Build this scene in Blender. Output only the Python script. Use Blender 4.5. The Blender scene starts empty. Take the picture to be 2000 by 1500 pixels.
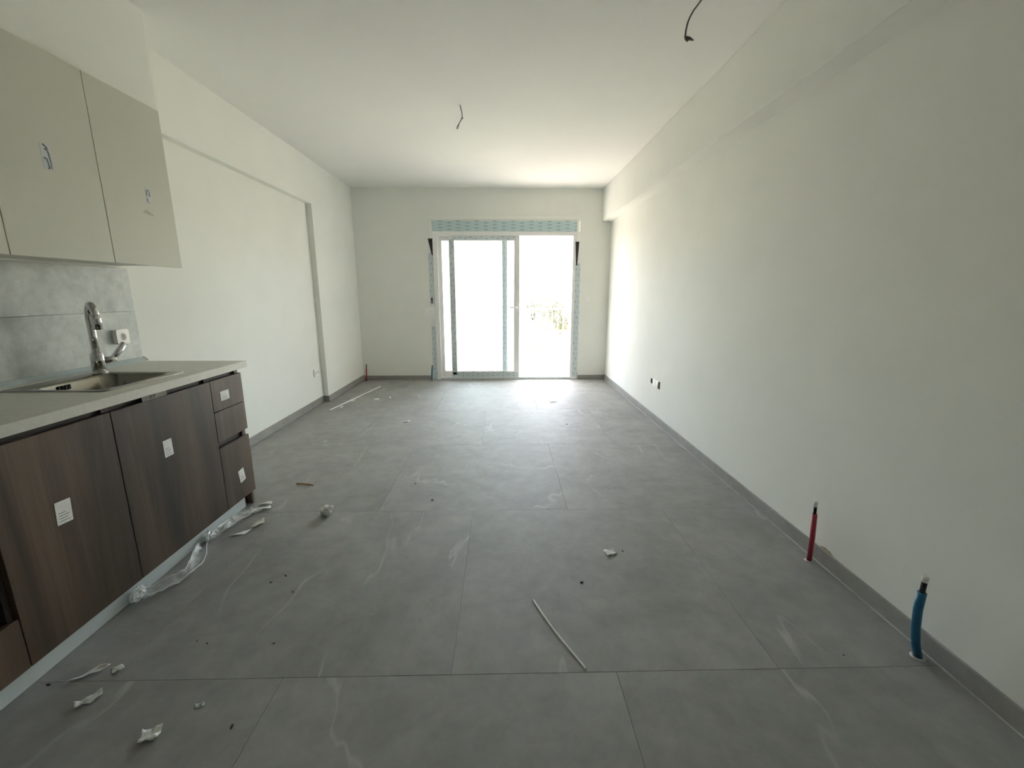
import bpy, bmesh, math, random
from mathutils import Vector, Matrix, noise

scene = bpy.context.scene
C = scene.collection
random.seed(7)

# ------------------------------------------------------------------ camera
CAM_H = 1.35
F_PX = 839.19                       # focal length in pixels of a 2000 px wide frame
VPX, VPY, ROLL = 981.13, 571.45, -0.004
d = Vector(((VPX - 1000) / F_PX, (VPY - 750) / F_PX, 1.0)).normalized()   # world +Y seen from the camera (x right, y down, z forward)
up = Vector((math.sin(ROLL), -math.cos(ROLL), 0.0))
up = (up - d * up.dot(d)).normalized()
xr = d.cross(up)
if xr.x < 0:
    xr = -xr
cam_x = Vector((xr.x, d.x, up.x)); cam_y = -Vector((xr.y, d.y, up.y)); cam_z = -Vector((xr.z, d.z, up.z))
cam_data = bpy.data.cameras.new('camera')
cam_data.sensor_fit = 'HORIZONTAL'; cam_data.sensor_width = 36.0
cam_data.lens = F_PX / 2000.0 * 36.0
cam_data.clip_start = 0.02; cam_data.clip_end = 500
cam = bpy.data.objects.new('camera', cam_data)
M = Matrix.Identity(4)
for i, v in enumerate((cam_x, cam_y, cam_z)):
    for j in range(3):
        M[j][i] = v[j]
M[2][3] = CAM_H
cam.matrix_world = M
C.objects.link(cam)
scene.camera = cam

# ------------------------------------------------------------------ sky, sun, exposure
SUN_EL = math.radians(60); SUN_AZ = math.radians(8)
world = bpy.data.worlds.new('world'); scene.world = world
world.use_nodes = True
wn = world.node_tree.nodes; wl = world.node_tree.links
wn.clear()
sky = wn.new('ShaderNodeTexSky'); sky.sky_type = 'NISHITA'; sky.sun_disc = False
sky.sun_elevation = SUN_EL; sky.sun_rotation = SUN_AZ; sky.dust_density = 2.5; sky.ozone_density = 0.7
bg = wn.new('ShaderNodeBackground'); bg.inputs['Strength'].default_value = 0.66
wo = wn.new('ShaderNodeOutputWorld')
haze = wn.new('ShaderNodeMix'); haze.data_type = 'RGBA'; haze.inputs['Factor'].default_value = 0.55
haze.inputs['B'].default_value = (1.9, 1.9, 1.85, 1)          # bright milky summer haze over the clear sky
wl.new(sky.outputs[0], haze.inputs['A']); wl.new(haze.outputs['Result'], bg.inputs[0]); wl.new(bg.outputs[0], wo.inputs[0])
sun_data = bpy.data.lights.new('sun_offscreen', 'SUN'); sun_data.energy = 5.5; sun_data.angle = math.radians(0.6)
sun_data.color = (1.0, 0.95, 0.86)
sun = bpy.data.objects.new('sun_offscreen', sun_data)
sdir = Vector((math.sin(SUN_AZ) * math.cos(SUN_EL), math.cos(SUN_AZ) * math.cos(SUN_EL), math.sin(SUN_EL)))
sun.rotation_euler = sdir.to_track_quat('Z', 'Y').to_euler()
sun.location = (0, 30, 40)
C.objects.link(sun)
vs = scene.view_settings
vs.view_transform = 'Standard'; vs.look = 'None'; vs.gamma = 1.0; vs.use_curve_mapping = False
vs.exposure = 2.78
scene.cycles.max_bounces = 14; scene.cycles.diffuse_bounces = 8; scene.cycles.transparent_max_bounces = 16
scene.cycles.sample_clamp_indirect = 8.0

# ------------------------------------------------------------------ materials
def new_mat(name):
    m = bpy.data.materials.new(name); m.use_nodes = True
    nt = m.node_tree; b = nt.nodes['Principled BSDF']
    return m, nt, b

def plain(name, col, rough=0.5, metal=0.0, var=0.0, scale=20.0, bump=0.0, bscale=200.0, spec=0.5):
    """colour with a little noise in it and an optional fine relief"""
    m, nt, b = new_mat(name)
    b.inputs['Base Color'].default_value = (*col, 1); b.inputs['Roughness'].default_value = rough
    b.inputs['Metallic'].default_value = metal; b.inputs['Specular IOR Level'].default_value = spec
    tc = nt.nodes.new('ShaderNodeTexCoord')
    if var:
        n = nt.nodes.new('ShaderNodeTexNoise'); n.inputs['Scale'].default_value = scale; n.inputs['Detail'].default_value = 4
        nt.links.new(tc.outputs['Object'], n.inputs['Vector'])
        r = nt.nodes.new('ShaderNodeValToRGB')
        r.color_ramp.elements[0].position = 0.3; r.color_ramp.elements[1].position = 0.7
        r.color_ramp.elements[0].color = (*[c * (1 - var) for c in col], 1)
        r.color_ramp.elements[1].color = (*[min(1, c * (1 + var)) for c in col], 1)
        nt.links.new(n.outputs['Fac'], r.inputs['Fac']); nt.links.new(r.outputs['Color'], b.inputs['Base Color'])
    if bump:
        n2 = nt.nodes.new('ShaderNodeTexNoise'); n2.inputs['Scale'].default_value = bscale; n2.inputs['Detail'].default_value = 3
        nt.links.new(tc.outputs['Object'], n2.inputs['Vector'])
        bp = nt.nodes.new('ShaderNodeBump'); bp.inputs['Strength'].default_value = bump; bp.inputs['Distance'].default_value = 0.003
        nt.links.new(n2.outputs['Fac'], bp.inputs['Height']); nt.links.new(bp.outputs['Normal'], b.inputs['Normal'])
    return m

def ramp(nt, stops):
    r = nt.nodes.new('ShaderNodeValToRGB')
    el = r.color_ramp.elements
    while len(el) < len(stops):
        el.new(0.5)
    for e, (p, c) in zip(el, stops):
        e.position = p; e.color = (*c, 1) if len(c) == 3 else c
    return r

def math_node(nt, op, a=None, b=None):
    n = nt.nodes.new('ShaderNodeMath'); n.operation = op
    for i, v in enumerate((a, b)):
        if v is None: continue
        if isinstance(v, (int, float)): n.inputs[i].default_value = v
        else: nt.links.new(v, n.inputs[i])
    return n.outputs[0]

def stone_mat(name, lo, hi, vein, rough, per_object=True, cloud=1.6, vein_amt=0.5):
    """grey porcelain: soft clouds, fine mottling, sparse pale veins; every piece takes another cut of it"""
    m, nt, b = new_mat(name)
    tc = nt.nodes.new('ShaderNodeTexCoord')
    vec = tc.outputs['Object']
    if per_object:
        oi = nt.nodes.new('ShaderNodeObjectInfo')
        sc = nt.nodes.new('ShaderNodeVectorMath'); sc.operation = 'SCALE'; sc.inputs[0].default_value = (37.0, 53.0, 11.0)
        nt.links.new(oi.outputs['Random'], sc.inputs['Scale'])
        ad = nt.nodes.new('ShaderNodeVectorMath'); ad.operation = 'ADD'
        nt.links.new(tc.outputs['Object'], ad.inputs[0]); nt.links.new(sc.outputs[0], ad.inputs[1])
        vec = ad.outputs[0]
    n = nt.nodes.new('ShaderNodeTexNoise'); n.inputs['Scale'].default_value = cloud; n.inputs['Detail'].default_value = 9
    n.inputs['Roughness'].default_value = 0.70; n.inputs['Distortion'].default_value = 0.6
    nt.links.new(vec, n.inputs['Vector'])
    mo = nt.nodes.new('ShaderNodeTexNoise'); mo.inputs['Scale'].default_value = cloud * 5; mo.inputs['Detail'].default_value = 6
    mo.inputs['Roughness'].default_value = 0.65; nt.links.new(vec, mo.inputs['Vector'])
    blend = math_node(nt, 'ADD', math_node(nt, 'MULTIPLY', n.outputs['Fac'], 0.62), math_node(nt, 'MULTIPLY', mo.outputs['Fac'], 0.38))
    r = ramp(nt, [(0.36, lo), (0.64, hi)]); nt.links.new(blend, r.inputs['Fac'])
    # veins: the zero line of a stretched, warped noise, shown only where a broad mask allows
    mp = nt.nodes.new('ShaderNodeMapping'); mp.inputs['Rotation'].default_value = (0, 0, 0.28); mp.inputs['Scale'].default_value = (1.25, 0.38, 1)
    nt.links.new(vec, mp.inputs['Vector'])
    v = nt.nodes.new('ShaderNodeTexNoise'); v.inputs['Scale'].default_value = 1.15; v.inputs['Detail'].default_value = 4
    v.inputs['Roughness'].default_value = 0.5; v.inputs['Distortion'].default_value = 0.35
    nt.links.new(mp.outputs[0], v.inputs['Vector'])
    a = math_node(nt, 'ABSOLUTE', math_node(nt, 'SUBTRACT', v.outputs['Fac'], 0.5))
    line = nt.nodes.new('ShaderNodeMapRange'); line.inputs['From Min'].default_value = 0.0; line.inputs['From Max'].default_value = 0.0075
    line.inputs['To Min'].default_value = 1.0; line.inputs['To Max'].default_value = 0.0
    nt.links.new(a, line.inputs['Value'])
    k = nt.nodes.new('ShaderNodeTexNoise'); k.inputs['Scale'].default_value = 2.3; k.inputs['Detail'].default_value = 2
    nt.links.new(vec, k.inputs['Vector'])
    kr = ramp(nt, [(0.47, (0, 0, 0)), (0.62, (1, 1, 1))]); nt.links.new(k.outputs['Fac'], kr.inputs['Fac'])
    f = math_node(nt, 'MULTIPLY', math_node(nt, 'MULTIPLY', line.outputs[0], kr.outputs['Color']), vein_amt)
    mx = nt.nodes.new('ShaderNodeMix'); mx.data_type = 'RGBA'
    nt.links.new(f, mx.inputs['Factor']); nt.links.new(r.outputs['Color'], mx.inputs['A']); mx.inputs['B'].default_value = (*vein, 1)
    nt.links.new(mx.outputs['Result'], b.inputs['Base Color'])
    rr = nt.nodes.new('ShaderNodeMapRange'); rr.inputs['To Min'].default_value = rough - 0.06; rr.inputs['To Max'].default_value = rough + 0.1
    nt.links.new(n.outputs['Fac'], rr.inputs['Value']); nt.links.new(rr.outputs[0], b.inputs['Roughness'])
    b.inputs['Specular IOR Level'].default_value = 0.45
    bp = nt.nodes.new('ShaderNodeBump'); bp.inputs['Strength'].default_value = 0.08; bp.inputs['Distance'].default_value = 0.002
    nt.links.new(n.outputs['Fac'], bp.inputs['Height']); nt.links.new(bp.outputs['Normal'], b.inputs['Normal'])
    return m

def wood_mat(name):
    """dark smoked oak laminate, grain upright, with long dark streaks and a few knots"""
    m, nt, b = new_mat(name)
    tc = nt.nodes.new('ShaderNodeTexCoord')
    mp = nt.nodes.new('ShaderNodeMapping'); mp.inputs['Scale'].default_value = (5.5, 5.5, 0.55)
    nt.links.new(tc.outputs['Object'], mp.inputs['Vector'])
    n = nt.nodes.new('ShaderNodeTexNoise'); n.inputs['Scale'].default_value = 1.0; n.inputs['Detail'].default_value = 6; n.inputs['Distortion'].default_value = 0.5
    nt.links.new(mp.outputs[0], n.inputs['Vector'])
    r = ramp(nt, [(0.34, (0.026, 0.020, 0.014)), (0.50, (0.072, 0.047, 0.031)), (0.66, (0.135, 0.092, 0.062))])
    nt.links.new(n.outputs['Fac'], r.inputs['Fac'])
    mp2 = nt.nodes.new('ShaderNodeMapping'); mp2.inputs['Scale'].default_value = (90, 90, 2.2)
    nt.links.new(tc.outputs['Object'], mp2.inputs['Vector'])
    n2 = nt.nodes.new('ShaderNodeTexNoise'); n2.inputs['Scale'].default_value = 1.0; n2.inputs['Detail'].default_value = 3
    nt.links.new(mp2.outputs[0], n2.inputs['Vector'])
    r2 = ramp(nt, [(0.30, (0.82, 0.82, 0.82)), (0.70, (1.08, 1.08, 1.08))]); nt.links.new(n2.outputs['Fac'], r2.inputs['Fac'])
    mp3 = nt.nodes.new('ShaderNodeMapping'); mp3.inputs['Scale'].default_value = (1, 5.5, 3.2)
    nt.links.new(tc.outputs['Object'], mp3.inputs['Vector'])
    vo = nt.nodes.new('ShaderNodeTexVoronoi'); vo.inputs['Scale'].default_value = 1.0
    nt.links.new(mp3.outputs[0], vo.inputs['Vector'])
    kn = ramp(nt, [(0.03, (0.35, 0.33, 0.32)), (0.10, (1, 1, 1))]); nt.links.new(vo.outputs['Distance'], kn.inputs['Fac'])
    m1 = nt.nodes.new('ShaderNodeMix'); m1.data_type = 'RGBA'; m1.blend_type = 'MULTIPLY'; m1.inputs['Factor'].default_value = 1
    nt.links.new(r.outputs['Color'], m1.inputs['A']); nt.links.new(r2.outputs['Color'], m1.inputs['B'])
    m2 = nt.nodes.new('ShaderNodeMix'); m2.data_type = 'RGBA'; m2.blend_type = 'MULTIPLY'; m2.inputs['Factor'].default_value = 1
    nt.links.new(m1.outputs['Result'], m2.inputs['A']); nt.links.new(kn.outputs['Color'], m2.inputs['B'])
    nt.links.new(m2.outputs['Result'], b.inputs['Base Color'])
    b.inputs['Roughness'].default_value = 0.5
    bp = nt.nodes.new('ShaderNodeBump'); bp.inputs['Strength'].default_value = 0.15; bp.inputs['Distance'].default_value = 0.001
    nt.links.new(n2.outputs['Fac'], bp.inputs['Height']); nt.links.new(bp.outputs['Normal'], b.inputs['Normal'])
    return m

def print_mat(name, base, ink, axis, pitch, rows, rowpitch, dash=0.30, thick=0.32):
    """protective film printed with staggered columns of short dashes; axis = run of the film ('X' or 'Z')"""
    m, nt, b = new_mat(name)
    tc = nt.nodes.new('ShaderNodeTexCoord'); sp = nt.nodes.new('ShaderNodeSeparateXYZ')
    nt.links.new(tc.outputs['Object'], sp.inputs[0])
    u, v = (sp.outputs['X'], sp.outputs['Z']) if axis == 'X' else (sp.outputs['Z'], sp.outputs['X'])
    us = math_node(nt, 'MULTIPLY', u, 1.0 / pitch)
    col = math_node(nt, 'MODULO', math_node(nt, 'FLOOR', us), 2.0)
    uf = math_node(nt, 'FRACT', us)
    vv = math_node(nt, 'FRACT', math_node(nt, 'ADD', math_node(nt, 'MULTIPLY', v, 1.0 / rowpitch), math_node(nt, 'MULTIPLY', math_node(nt, 'ABSOLUTE', col), 0.5)))
    a = math_node(nt, 'LESS_THAN', uf, dash); c = math_node(nt, 'LESS_THAN', vv, thick)
    k = math_node(nt, 'MULTIPLY', math_node(nt, 'MULTIPLY', a, c), 0.8)
    mx = nt.nodes.new('ShaderNodeMix'); mx.data_type = 'RGBA'
    nt.links.new(k, mx.inputs['Factor']); mx.inputs['A'].default_value = (*base, 1); mx.inputs['B'].default_value = (*ink, 1)
    nt.links.new(mx.outputs['Result'], b.inputs['Base Color']); b.inputs['Roughness'].default_value = 0.35
    return m

def film_mat(name, tint=(0.9, 0.93, 0.95), opacity=0.25, rough=0.15):
    m, nt, b = new_mat(name)
    nt.nodes.remove(b)
    t = nt.nodes.new('ShaderNodeBsdfTransparent'); t.inputs[0].default_value = (0.96, 0.97, 0.97, 1)
    df = nt.nodes.new('ShaderNodeBsdfPrincipled'); df.inputs['Base Color'].default_value = (*tint, 1); df.inputs['Roughness'].default_value = rough
    df.inputs['Specular IOR Level'].default_value = 0.9
    lw = nt.nodes.new('ShaderNodeLayerWeight'); lw.inputs['Blend'].default_value = 0.35
    f = math_node(nt, 'ADD', math_node(nt, 'MULTIPLY', lw.outputs['Facing'], 0.5), opacity)
    f = math_node(nt, 'MINIMUM', f, 1.0)
    mx = nt.nodes.new('ShaderNodeMixShader')
    nt.links.new(f, mx.inputs[0]); nt.links.new(t.outputs[0], mx.inputs[1]); nt.links.new(df.outputs[0], mx.inputs[2])
    nt.links.new(mx.outputs[0], nt.nodes['Material Output'].inputs[0])
    return m

def glass_mat(name):
    """dusty window glass: clear, a faint veil of dust, a sharp reflection"""
    m, nt, b = new_mat(name)
    nt.nodes.remove(b)
    t = nt.nodes.new('ShaderNodeBsdfTransparent'); t.inputs[0].default_value = (0.93, 0.96, 0.95, 1)
    g = nt.nodes.new('ShaderNodeBsdfGlossy'); g.inputs['Roughness'].default_value = 0.03
    dd = nt.nodes.new('ShaderNodeBsdfTranslucent'); dd.inputs[0].default_value = (0.9, 0.92, 0.92, 1)
    fr = nt.nodes.new('ShaderNodeFresnel'); fr.inputs['IOR'].default_value = 1.5
    m1 = nt.nodes.new('ShaderNodeMixShader'); m1.inputs[0].default_value = 0.10
    nt.links.new(t.outputs[0], m1.inputs[1]); nt.links.new(dd.outputs[0], m1.inputs[2])
    m2 = nt.nodes.new('ShaderNodeMixShader')
    nt.links.new(fr.outputs[0], m2.inputs[0]); nt.links.new(m1.outputs[0], m2.inputs[1]); nt.links.new(g.outputs[0], m2.inputs[2])
    nt.links.new(m2.outputs[0], nt.nodes['Material Output'].inputs[0])
    return m

WALL = plain('wall_paint', (0.86, 0.87, 0.825), 0.85, var=0.015, scale=3, bump=0.12, bscale=60, spec=0.2)
CEIL = plain('ceiling_paint', (0.87, 0.875, 0.84), 0.9, var=0.01, scale=2, bump=0.06, bscale=60, spec=0.2)
TILE = stone_mat('porcelain_tile', (0.255, 0.255, 0.240), (0.375, 0.372, 0.355), (0.58, 0.58, 0.56), 0.60, cloud=1.9, vein_amt=0.48)
SKIRT = stone_mat('skirting_tile', (0.27, 0.262, 0.245), (0.36, 0.352, 0.33), (0.46, 0.45, 0.43), 0.42, cloud=3)
GROUT = plain('grout', (0.27, 0.27, 0.255), 0.9, var=0.1)
CAULK = plain('white_grout_smear', (0.50, 0.505, 0.50), 0.35, var=0.2, scale=9)
SPLASH = stone_mat('concrete_look_panel', (0.40, 0.425, 0.41), (0.70, 0.725, 0.70), (0.75, 0.76, 0.75), 0.45, cloud=3.2, vein_amt=0.1)
WOOD = wood_mat('smoked_oak')
WOODIN = plain('dark_carcass', (0.055, 0.040, 0.034), 0.6, var=0.2)
GOLA = plain('dark_handle_channel', (0.030, 0.026, 0.022), 0.5, var=0.1)
UPPER = plain('cashmere_matt', (0.62, 0.62, 0.54), 0.55, var=0.01, scale=4)
WTOP = plain('worktop_laminate', (0.66, 0.655, 0.60), 0.45, var=0.05, scale=35)
BLUEFILM = plain('pale_blue_film', (0.50, 0.575, 0.59), 0.25, var=0.06, scale=10)
PLINTH = plain('plinth_white_film', (0.60, 0.655, 0.655), 0.28, var=0.05, scale=6)
STEEL = plain('brushed_steel', (0.27, 0.26, 0.22), 0.24, metal=1.0, var=0.06, scale=40)
CHROME = plain('chrome', (0.75, 0.74, 0.74), 0.08, metal=1.0, var=0.02)
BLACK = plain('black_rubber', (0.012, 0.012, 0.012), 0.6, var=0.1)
OVEN = plain('black_oven_glass', (0.012, 0.012, 0.012), 0.12, var=0.1)
WHITEP = plain('white_plastic', (0.90, 0.90, 0.88), 0.35, var=0.01)
PVC = plain('white_pvc', (0.88, 0.88, 0.88), 0.3, var=0.01)
GREYP = plain('grey_socket_insert', (0.30, 0.30, 0.29), 0.5, var=0.03)
PAPER = plain('paper', (0.86, 0.86, 0.83), 0.8, var=0.05, scale=60)
PAPERINK = plain('paper_ink', (0.30, 0.31, 0.33), 0.8, var=0.1)
REDP = plain('red_conduit', (0.36, 0.028, 0.060), 0.38, var=0.12, scale=30)
BLUEP = plain('blue_conduit', (0.012, 0.130, 0.27), 0.38, var=0.12, scale=30)
CABLE = plain('grey_cable', (0.16, 0.155, 0.135), 0.6, var=0.2, scale=50)
STICK = plain('raw_wood', (0.48, 0.27, 0.13), 0.7, var=0.2, scale=50)
DIRT = plain('dark_crumb', (0.05, 0.045, 0.035), 0.9, var=0.3, scale=90)
PALEBLUE = plain('pale_blue_sticker', (0.60, 0.635, 0.65), 0.5, var=0.05)
BLUEINK = plain('blue_grey_ink', (0.42, 0.455, 0.48), 0.6, var=0.05)
TAPE = plain('brown_tape', (0.17, 0.165, 0.13), 0.3, var=0.1)
FILM = film_mat('clear_film')
GLASS = glass_mat('window_glass')
PR_BOX = print_mat('printed_blue_film', (0.54, 0.68, 0.70), (0.27, 0.36, 0.39), 'X', 0.135, 4, 0.047, dash=0.42, thick=0.30)
PR_X = print_mat('printed_grey_film', (0.64, 0.72, 0.74), (0.33, 0.40, 0.43), 'X', 0.08, 2, 0.05)
PR_Z = print_mat('printed_grey_film_upright', (0.60, 0.68, 0.70), (0.32, 0.38, 0.41), 'Z', 0.08, 2, 0.06)
RAIL = plain('white_metal', (0.72, 0.72, 0.70), 0.4, var=0.02)
BALC = plain('balcony_tile', (0.64, 0.585, 0.53), 0.6, var=0.06, scale=4)
CONC = plain('exterior_plaster', (0.75, 0.74, 0.70), 0.9, var=0.03)
SOIL = plain('dry_ground', (0.36, 0.30, 0.19), 0.95, var=0.25, scale=0.25)
LEAF = [plain('leaf_olive', (0.17, 0.185, 0.13), 0.6, var=0.3, scale=3), plain('leaf_yellow_green', (0.22, 0.215, 0.13), 0.6, var=0.3, scale=3)]
BARK = plain('bark', (0.24, 0.215, 0.18), 0.9, var=0.3)
ROOF = plain('roof_tile', (0.32, 0.14, 0.09), 0.8, var=0.2)

# ------------------------------------------------------------------ mesh helpers
class MB:
    def __init__(s):
        s.bm = bmesh.new()
    def box(s, x0, x1, y0, y1, z0, z1, bevel=0.0, seg=1):
        r = bmesh.ops.create_cube(s.bm, size=1.0)
        vs_ = r['verts']
        for v in vs_:
            v.co = Vector((x0 + (v.co.x + .5) * (x1 - x0), y0 + (v.co.y + .5) * (y1 - y0), z0 + (v.co.z + .5) * (z1 - z0)))
        if bevel:
            es = list({e for v in vs_ for e in v.link_edges})
            bmesh.ops.bevel(s.bm, geom=es, offset=bevel, segments=seg, affect='EDGES', profile=0.5)
        return s
    def tube(s, pts, rad, sides=12, cap=True):
        pts = [Vector(p) for p in pts]
        rads = rad if isinstance(rad, (list, tuple)) else [rad] * len(pts)
        rings = []; prev = None
        for i, p in enumerate(pts):
            t = ((pts[i + 1] if i + 1 < len(pts) else p) - (pts[i - 1] if i else p)).normalized()
            if prev is None:
                a = t.orthogonal().normalized()
            else:
                a = (prev - t * prev.dot(t)).normalized()
            prev = a; b = t.cross(a)
            rings.append([s.bm.verts.new(p + (a * math.cos(2 * math.pi * k / sides) + b * math.sin(2 * math.pi * k / sides)) * rads[i]) for k in range(sides)])
        for r0, r1 in zip(rings, rings[1:]):
            for k in range(sides):
                f = s.bm.faces.new((r0[k], r0[(k + 1) % sides], r1[(k + 1) % sides], r1[k])); f.smooth = True
        if cap:
            s.bm.faces.new(list(reversed(rings[0]))); s.bm.faces.new(rings[-1])
        return s
    def prism(s, poly, n, h):
        """polygon (list of points) pushed along vector n by h"""
        n = Vector(n) * h
        a = [s.bm.verts.new(Vector(p)) for p in poly]; b = [s.bm.verts.new(Vector(p) + n) for p in poly]
        s.bm.faces.new(a); s.bm.faces.new(list(reversed(b)))
        k = len(a)
        for i in range(k):
            s.bm.faces.new((a[i], b[i], b[(i + 1) % k], a[(i + 1) % k]))
        return s
    def done(s, name, mat, parent=None, mats=None):
        bmesh.ops.recalc_face_normals(s.bm, faces=s.bm.faces)
        me = bpy.data.meshes.new(name); s.bm.to_mesh(me); s.bm.free()
        for mm in (mats or [mat]):
            me.materials.append(mm)
        o = bpy.data.objects.new(name, me); C.objects.link(o)
        if parent is not None:
            o.parent = parent
        return o

def box(name, mat, parent, *a, **k):
    return MB().box(*a, **k).done(name, mat, parent)

def tag(o, label, cat, group=None):
    o['label'] = label; o['category'] = cat
    if group: o['group'] = group
    return o

def thing(name, label, cat, group=None, loc=(0, 0, 0)):
    o = bpy.data.objects.new(name, None); o.empty_display_size = 0.05; o.location = loc
    C.objects.link(o)
    return tag(o, label, cat, group)

def struct(o, label=None):
    o['kind'] = 'structure'
    if label: o['label'] = label
    return o

def sempty(name, label=None):
    o = bpy.data.objects.new(name, None); C.objects.link(o)
    return struct(o, label)

# ------------------------------------------------------------------ room shell (metres; camera stands over x=0, y=0)
XR, XL, XP = 1.624, -2.194, -2.262          # right wall, left wall pier, left wall recess / kitchen wall
YF, YB, ZC = 6.713, -6.5, 2.84              # balcony wall, back wall, ceiling
YP, ZP = 5.319, 2.354                       # recess end and head
XBEAM, ZBEAM = 1.483, 2.381
YO = YF + 0.25                              # outer face of the balcony wall

fl = struct(box('floor', GROUT, None, XP - 0.02, XR + 0.02, YB, YO - 0.1, -0.20, -0.004), 'screed under large grey porcelain floor tiles')
# 1.2 m square tiles, every second row shifted by half a tile
rows_y = [YB] + [1.304 + 1.2 * k for k in range(-6, 5)] + [YF]
J = 0.0006
cache = {}
for ri in range(len(rows_y) - 1):
    seams_x = [XP] + ([-1.39, -0.19, 1.01] if ri % 2 == 1 else [-1.99, -0.79, 0.41]) + [XR]
    for ci in range(len(seams_x) - 1):
        x0, x1, y0, y1 = seams_x[ci], seams_x[ci + 1], rows_y[ri], rows_y[ri + 1]
        w, l = round(x1 - x0 - 2 * J, 4), round(y1 - y0 - 2 * J, 4)
        if (w, l) not in cache:
            o = MB().box(-w / 2, w / 2, -l / 2, l / 2, -0.010, 0, bevel=0.0005).done('tile', TILE, fl)
            cache[(w, l)] = o.data
        else:
            o = bpy.data.objects.new('tile', cache[(w, l)]); C.objects.link(o); o.parent = fl
        o.location = ((x0 + x1) / 2, (y0 + y1) / 2, random.uniform(-0.0004, 0.0))
        if random.random() < 0.5:
            o.rotation_euler.z = math.pi

struct(box('ceiling', CEIL, None, XP - 0.25, XR + 0.25, YB - 0.2, YO, ZC, ZC + 0.2), 'white plastered ceiling')
wr = struct(box('wall_right', WALL, None, XR, XR + 0.22, YB, YO, -0.2, ZC), 'long bare white painted wall')
box('ceiling_beam', WALL, wr, XBEAM, XR + 0.01, YB, YF, ZBEAM, ZC, bevel=0.004)
MB().prism([(XR, 1.855, 0.079), (XR, 1.880, 0.090), (XR, 1.915, 0.093), (XR, 1.945, 0.083), (XR, 1.940, 0.079)], (-1, 0, 0), 0.0012).done('chipped_plaster', plain('bare_plaster', (0.42, 0.33, 0.22), 0.9, var=0.2, scale=60), wr)
wlft = struct(box('wall_left', WALL, None, XP - 0.22, XP, YB, YO, -0.2, ZC), 'white painted wall with a shallow recess beside the kitchen')
box('wall_pier', WALL, wlft, XP - 0.01, XL, YP, YF, 0.0, ZC, bevel=0.002)
box('recess_head', WALL, wlft, XP - 0.01, XL, 1.2, YP + 0.01, ZP, ZC)
box('bulkhead', WALL, wlft, XP - 0.01, -1.940, YB, 2.735, 2.328, ZC, bevel=0.004)
DX0, DX1, DZ1 = -1.036, 1.165, 2.392       # opening in the balcony wall
m = MB().box(XP - 0.2, DX0, YF, YO, -0.2, ZC).box(DX1, XR + 0.2, YF, YO, -0.2, ZC).box(DX0, DX1, YF, YO, DZ1, ZC)
wf = struct(m.done('wall_far', WALL), 'white painted wall around the balcony door')
wb = struct(box('wall_back', WALL, None, XP - 0.2, XR + 0.2, YB - 0.2, YB, -0.2, ZC), 'plain back wall behind the kitchen')

# skirting tiles
SH, ST = 0.078, 0.011
def skirting(name, boxes, label, caulk=None):
    mb = MB()
    for b in boxes: mb.box(*b, bevel=0.0015)
    o = struct(mb.done(name, SKIRT), label)
    if caulk:
        mb = MB()
        for b in caulk: mb.box(*b)
        mb.done('grout_line', CAULK, o)
    return o
skirting('baseboard_right', [(XR - ST, XR, YB, YF - 0.001, 0.0015, SH)], 'grey tile skirting along the long bare wall', [(XR - ST - 0.006, XR - ST, -0.5, YF - 0.02, 0.0, 0.003)])
skirting('baseboard_left', [(XP, XP + ST, 2.74, YP - ST, 0.0015, SH), (XP, XL + ST, YP - ST, YP, 0.0015, SH), (XL, XL + ST, YP, YF - 0.001, 0.0015, SH)],
         'grey tile skirting stepping around the wall pier')
skirting('baseboard_far', [(XL + ST, DX0 - 0.07, YF - ST, YF, 0.0015, SH - 0.012), (DX1 + 0.03, XR - ST, YF - ST, YF, 0.0015, SH - 0.012)], 'grey tile skirting either side of the balcony door')

# ------------------------------------------------------------------ plaster stop around the door head
mb = MB()
mb.box(-1.083, 1.15, YF - 0.014, YF, 2.405, 2.467, bevel=0.003)
mb.box(-1.083, -1.045, YF - 0.014, YF, 2.131, 2.405, bevel=0.003)
mb.box(1.118, 1.15, YF - 0.014, YF, 2.094, 2.405, bevel=0.003)
struct(mb.done('trim_1', WALL), 'raised white plaster edge around the balcony door head')

# ------------------------------------------------------------------ sliding balcony door
door = sempty('door_1', 'white plastic sliding balcony door still in printed protective film, right half open')
FY0, FY1 = YF - 0.012, YF + 0.10
box('jamb', PVC, door, DX0, -0.965, FY0, FY1, 0.0, 2.235, bevel=0.004)
box('jamb', PVC, door, 1.062, DX1, FY0, FY1, 0.0, 2.235, bevel=0.004)
box('head', PVC, door, DX0, DX1, FY0 + 0.001, FY1, 2.178, 2.235, bevel=0.004)
sill = box('sill', PVC, door, DX0, DX1, FY0 - 0.004, FY1, 0.0, 0.036, bevel=0.004)
box('printed_film', PR_X, sill, -0.97, 1.06, FY0 - 0.0055, FY0 - 0.004, 0.006, 0.033)
sb = box('shutter_box', PVC, door, DX0 + 0.001, 1.125, YF - 0.004, YF + 0.2, 2.236, 2.391, bevel=0.002)
box('printed_film', PR_BOX, sb, DX0 + 0.003, 1.11, YF - 0.0055, YF - 0.004, 2.240, 2.388)
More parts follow.
